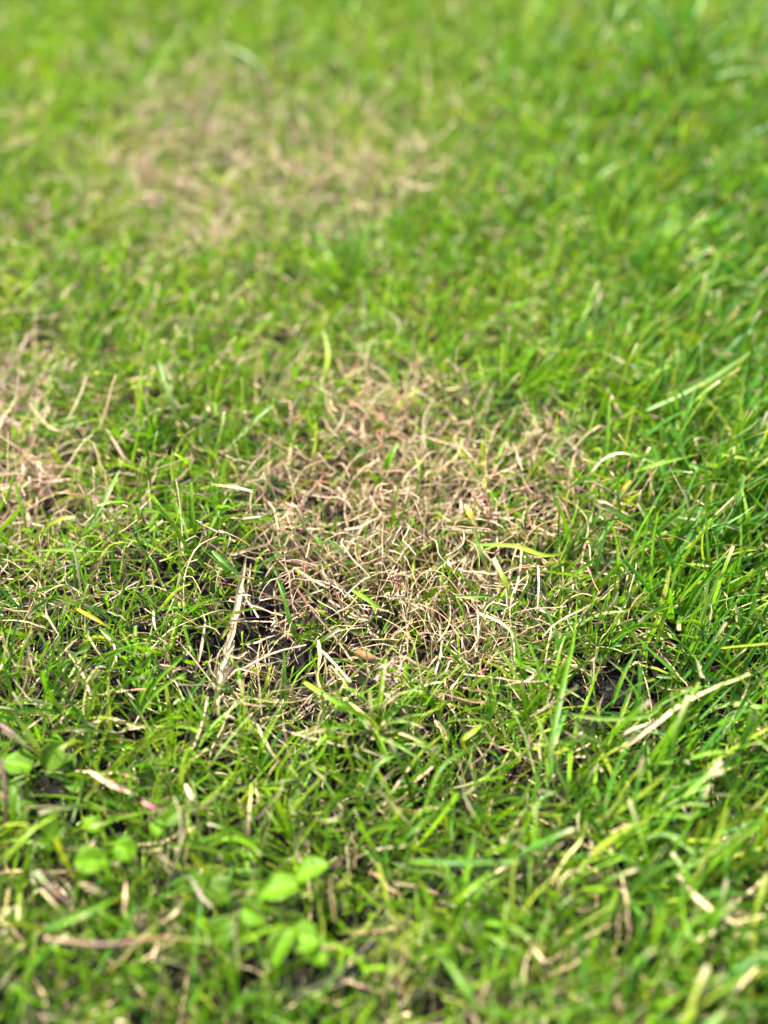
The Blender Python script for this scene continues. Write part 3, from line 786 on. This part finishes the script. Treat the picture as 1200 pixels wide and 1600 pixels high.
# ------------------------------------------------------------------ broad-leaved weeds
def weed_leaf(root, px, py, mm, rpx, heading, droop=.25, tilt=.2, cup=.25, aspect=1.15, col='bright', roll=0.0, name='leaf'):
    """obovate leaf centred at the pixel; heading in degrees clockwise from away-from-camera points to its tip"""
    n, m = 12, 9
    mm = mm - (10 if col == 'green' else 6)
    c = P(px, py, mm); r = rpx * .95 * scale_at(c)
    t = np.linspace(0, 1, n); s = np.linspace(-1, 1, m)
    hw = (np.clip(np.sin(math.pi * np.clip(t, .0, 1) ** .8), 0, 1) ** .62) * (.9 + .1 * t)
    hw = hw * (1 + rng.normal(0, .05, n)); hw[0] = .06; hw[-1] = .12
    asym = random.uniform(-.12, .12)
    Tt, Ss = np.meshgrid(t, s, indexing='ij')
    X = (Ss + asym * Ss * np.abs(Ss)) * hw[:, None] * r + .08 * r * np.sin(Tt * 3 + px)
    Y = (Tt - .5) * 2 * r * aspect
    Z = cup * r * (np.abs(Ss) ** 1.6) * hw[:, None] - droop * r * (Tt - .45) ** 2 * 2.2 + .05 * r * np.sin(Tt * 9 + Ss * 3) * np.abs(Ss)
    Z -= .07 * r * np.exp(-(Ss / .12) ** 2)
    V = np.stack([X, Y, Z], -1).reshape(-1, 3)
    rot = Matrix.Rotation(-R(heading), 3, 'Z') @ Matrix.Rotation(tilt, 3, 'X') @ Matrix.Rotation(roll, 3, 'Y')
    V = V @ np.array(rot).T + np.array((c - root.location)[:])
    k = np.arange(n - 1)[:, None] * m + np.arange(m - 1)[None]
    F = np.stack([k, k + 1, k + m + 1, k + m], -1).reshape(-1, 4)
    base = np.array([.085, .185, .005]) * (1.05 if col != 'green' else .6) * random.uniform(.85, 1.1)
    vein = np.exp(-(Ss / .09) ** 2) + .35 * np.clip(np.sin((Tt * 6 - np.abs(Ss) * 2.2) * 6.28 / 1.5), .7, 1) * .3
    C = base[None, None] * (1 + .7 * vein[..., None]) * (1 + .12 * (vnoise(V[:, 0], V[:, 1], r * .5, 77).reshape(n, m)[..., None] - .5))
    me = make_mesh(name, V, F, C.reshape(-1, 3), M_WEED, np.stack([Ss, Tt], -1).reshape(-1, 2))
    lo = link(name, me, parent=root)
    md = lo.modifiers.new('thickness', 'SOLIDIFY'); md.thickness = .00025
    # petiole
    j = Vector(V[m // 2]) + root.location
    q = root.location.copy()
    mid = (j + q) / 2 + Vector((0, 0, .002))
    mep, _ = strand_geometry([q, mid, j], max(3.0, rpx * .13), ['pale', 'pale'], tube=True, taper='stalk', name='leaf_stalk', parent=root, S=6)
    link('leaf_stalk', mep, parent=root)

def weed(px, py, label, leaves):
    root = bpy.data.objects.new('broadleaf_weed', None); COL.objects.link(root)
    root.empty_display_size = .01
    root.location = P(px, py, 4)
    root['label'] = label; root['category'] = 'weed'; root['group'] = 'round leaved weeds'
    for lf in leaves:
        weed_leaf(root, *lf)
weed(170, 1330, 'round leaved weed with one bright cupped leaf, at the lower left', [
    (143, 1346, 28, 24, 70, .2, -.25, .35, 1.15, 'yg', .15), (194, 1328, 26, 19, -70, .3, .25, .3, 1.15, 'bright', -.3), (82, 1301, 24, 25, 60, .3, .35, .35, 1.0, 'green', .1),
    (143, 1288, 24, 13, -60, .2, .3, .3, 1.2, 'bright', 0), (105, 1325, 20, 20, 20, .2, .1, .2, 1.2, 'green', 0)])
weed(60, 1215, 'dark folded leaved weed at the left edge under the purple stem', [
    (84, 1182, 28, 24, 30, .3, .3, .55, 1.05, 'green', .35), (28, 1192, 26, 23, -80, .3, .2, .3, 1.1, 'bright', .1), (115, 1222, 22, 20, 150, .3, .2, .3, 1.2, 'green', .2),
    (22, 1252, 20, 36, 160, .2, -.1, .15, 1.1, 'green', -.1), (108, 1190, 22, 14, 10, .3, .3, .3, 1.3, 'green', 0)])
weed(462, 1368, 'weed with a large pale shiny round leaf in the blurred foreground', [
    (436, 1386, 29, 29, -100, .35, -.1, .15, 1.1, 'bright', .35), (487, 1360, 29, 25, 70, .3, .3, .3, 1.15, 'bright', -.3), (404, 1395, 24, 20, -110, .3, .2, .3, 1.2, 'green', .2)])
weed(385, 1420, 'weed of small drooping leaves left of the large pale leaf', [
    (398, 1432, 26, 20, 120, .4, -.2, .4, 1.2, 'bright', .5), (340, 1392, 24, 26, -50, .3, .2, .25, 1.1, 'green', .1), (346, 1458, 24, 25, -140, .35, -.3, .2, 1.1, 'green', -.1), (330, 1365, 22, 16, -20, .3, .2, .3, 1.1, 'green', 0)])
weed(468, 1455, 'clustered yellow green weed nearest the bottom, below the large pale leaf', [
    (440, 1478, 27, 26, -150, .5, -.3, .3, 1.4, 'bright', .3), (475, 1468, 27, 26, 100, .3, .1, .3, 1.0, 'bright', 0), (494, 1490, 25, 22, 130, .3, -.1, .3, 1.1, 'bright', -.2), (462, 1440, 25, 17, 10, .3, .3, .3, 1.0, 'green', 0)])
weed(262, 1290, 'small weed sprout beside the short magenta stem', [
    (246, 1293, 26, 12, 170, .3, -.1, .3, 1.2, 'bright', 0), (268, 1278, 26, 14, 40, .3, .2, .3, 1.2, 'green', .2)])

# ------------------------------------------------------------------ red thread fungus
def fungus(px, py, mm, rpx, label, n, cols=((.62, .13, .09), (.70, .30, .24))):
    c = P(px, py, mm)
    r = rpx * scale_at(c)
    S = 6; n = int(n * 1.4)
    base = rng.normal(0, r * .6, (n, 3)); base[:, 2] = rng.uniform(-.004, .002, n)
    az = rng.uniform(-math.pi, math.pi, n); tilt = rng.uniform(.2, 1.7, n)
    L = rng.uniform(.5, 1.3, n) * r
    pts = centre_lines(base + np.array(c[:]), az, tilt, rng.normal(0, .6, n), L, S, rng.normal(0, .6, n), curl=(rng.normal(0, .25, (n, S)), rng.normal(0, .3, (n, S))))
    # each thread forks: a short side branch leaves its middle
    b2 = pts[:, 3].copy()
    p2 = centre_lines(b2, az + rng.choice([-1, 1], n) * .9, tilt, np.zeros(n), L * .4, S, np.zeros(n))
    pts = np.concatenate([pts, p2]) - np.array(c[:])
    t = np.linspace(0, 1, S + 1)[None]
    prof = np.repeat(1 - .7 * t, 2 * n, 0)
    a, b = np.array(cols[0]), np.array(cols[1])
    C = np.repeat(blend(blend(a, b, rng.random((2 * n, 1))), PINK, .6)[:, None], S + 1, 1) * (1 - .25 * t[..., None])
    me = tubes('red_thread_fungus', pts, rng.uniform(.00035, .0008, 2 * n), prof, rng.uniform(0, 6, 2 * n), C, M_THREAD, 4)
    ob = link('red_thread_fungus', me, label=label, cat='fungus', group='pink fungus threads on the dead grass')
    ob.location = c
fungus(458, 796, 22, 14, 'coral fungus threads on the crest at the left end of the dead patch', 12)
fungus(750, 783, 22, 14, 'rust orange fungus threads beside the dark green sprout', 14, ((.45, .10, .05), (.65, .28, .18)))
fungus(768, 802, 22, 12, 'coral fungus threads just below the dark green sprout', 12)
fungus(878, 812, 18, 13, 'brownish red fungus threads at the right end of the dead patch', 12, ((.30, .05, .03), (.55, .18, .12)))
fungus(618, 905, 20, 14, 'bright pink fungus threads in the very middle of the dead patch', 12, ((.75, .22, .18), (.8, .42, .36)))
fungus(626, 930, 20, 11, 'pale pink forked threads just below the bright pink ones', 8, ((.75, .30, .24), (.8, .5, .42)))
fungus(606, 1048, 22, 17, 'pink fungus threads right beside the grassy knob', 14, ((.70, .30, .25), (.78, .48, .4)))
fungus(590, 655, 12, 22, 'blurred coral threads in the far part of the dead patch', 18)
fungus(625, 630, 12, 16, 'smaller blurred coral threads right behind the far ones', 12)
fungus(575, 955, 18, 13, 'antler shaped pink threads above the brown husk', 10, ((.70, .32, .26), (.78, .5, .4)))
fungus(432, 975, 18, 12, 'pink threads standing above the black soil at the left', 7, ((.70, .32, .26), (.78, .5, .4)))

# ------------------------------------------------------------------ granular lump, husk, soil clods
def lump():
    c = P(853, 1078, 9); r = 10 * scale_at(c)
    n = 60
    ph = np.arccos(1 - 2 * (np.arange(n) + .5) / n); th = math.pi * (1 + 5 ** .5) * np.arange(n)
    d = np.stack([np.cos(th) * np.sin(ph), np.sin(th) * np.sin(ph), np.cos(ph)], -1)
    col = blend(np.array([.20, .06, .02]), np.array([.42, .16, .06]), rng.random((n, 1)))
    o = grains('granular_lump', np.concatenate([d * r * np.array([1, .9, 1.1]), np.zeros((1, 3))]), np.concatenate([rng.uniform(.16, .24, n) * r, [r * .86]]),
               np.concatenate([col, [[.08, .03, .01]]]), M_GRAIN, label='small rust brown granular lump under the blades right of the dead patch', cat='seed lump')
    o.location = c
lump()

def husk():
    a = [(557, 1018, 13), (572, 1025, 17), (590, 1036, 13)]
    me, o = strand_geometry(a, 15, ['rust', 'brown', 'tan'], tube=True, taper='both', name='seed_husk', S=10, wav=.05)
    ob = link('seed_husk', me, label='reddish brown dry husk lying at the right of the soil hole', cat='husk'); ob.location = o
husk()

def clod(px, py, rpx, label, grey=1.0):
    c = P(px, py, 1); r = rpx * scale_at(c)
    import bmesh
    bm = bmesh.new(); bmesh.ops.create_icosphere(bm, subdivisions=4, radius=1)
    V = np.array([v.co[:] for v in bm.verts]); bm.verts.index_update()
    F = np.array([[v.index for v in f.verts] for f in bm.faces]); bm.free()
    s = px * .37
    q = 1 + .45 * (vnoise(V[:, 0] + s, V[:, 1] + V[:, 2] * .7, .55, 81) - .5) + .35 * (vnoise(V[:, 0] - V[:, 2] + s, V[:, 1], .22, 82) - .5) + .2 * (vnoise(V[:, 1] + s, V[:, 2] + V[:, 0], .1, 83) - .5)
    V = V * q[:, None] * r * np.array([1.3, 1.0, .55])
    col = np.where(rng.random((len(V), 1)) < .02, .14, .007) * np.array([1, .92, .85]) * grey
    ob = link('soil_clod', make_mesh('soil_clod', V, F, col, M_GRAIN), label=label, cat='soil clod', group='clods of dark soil'); ob.location = c
clod(960, 1082, 26, 'largest gritty dark soil clod in the bare spot at right')
clod(992, 1098, 18, 'smaller dark soil clod right of the largest gritty one')
clod(935, 1100, 15, 'small dark clod at the left end of the right bare spot')
clod(470, 1040, 24, 'black soil clod in the hole below the dead patch')
clod(510, 1028, 18, 'black clod at the right side of the soil hole')
clod(402, 950, 20, 'black clod right of the broad dead leaf')
clod(90, 800, 20, 'dark blurred clod in the small left dead patch')
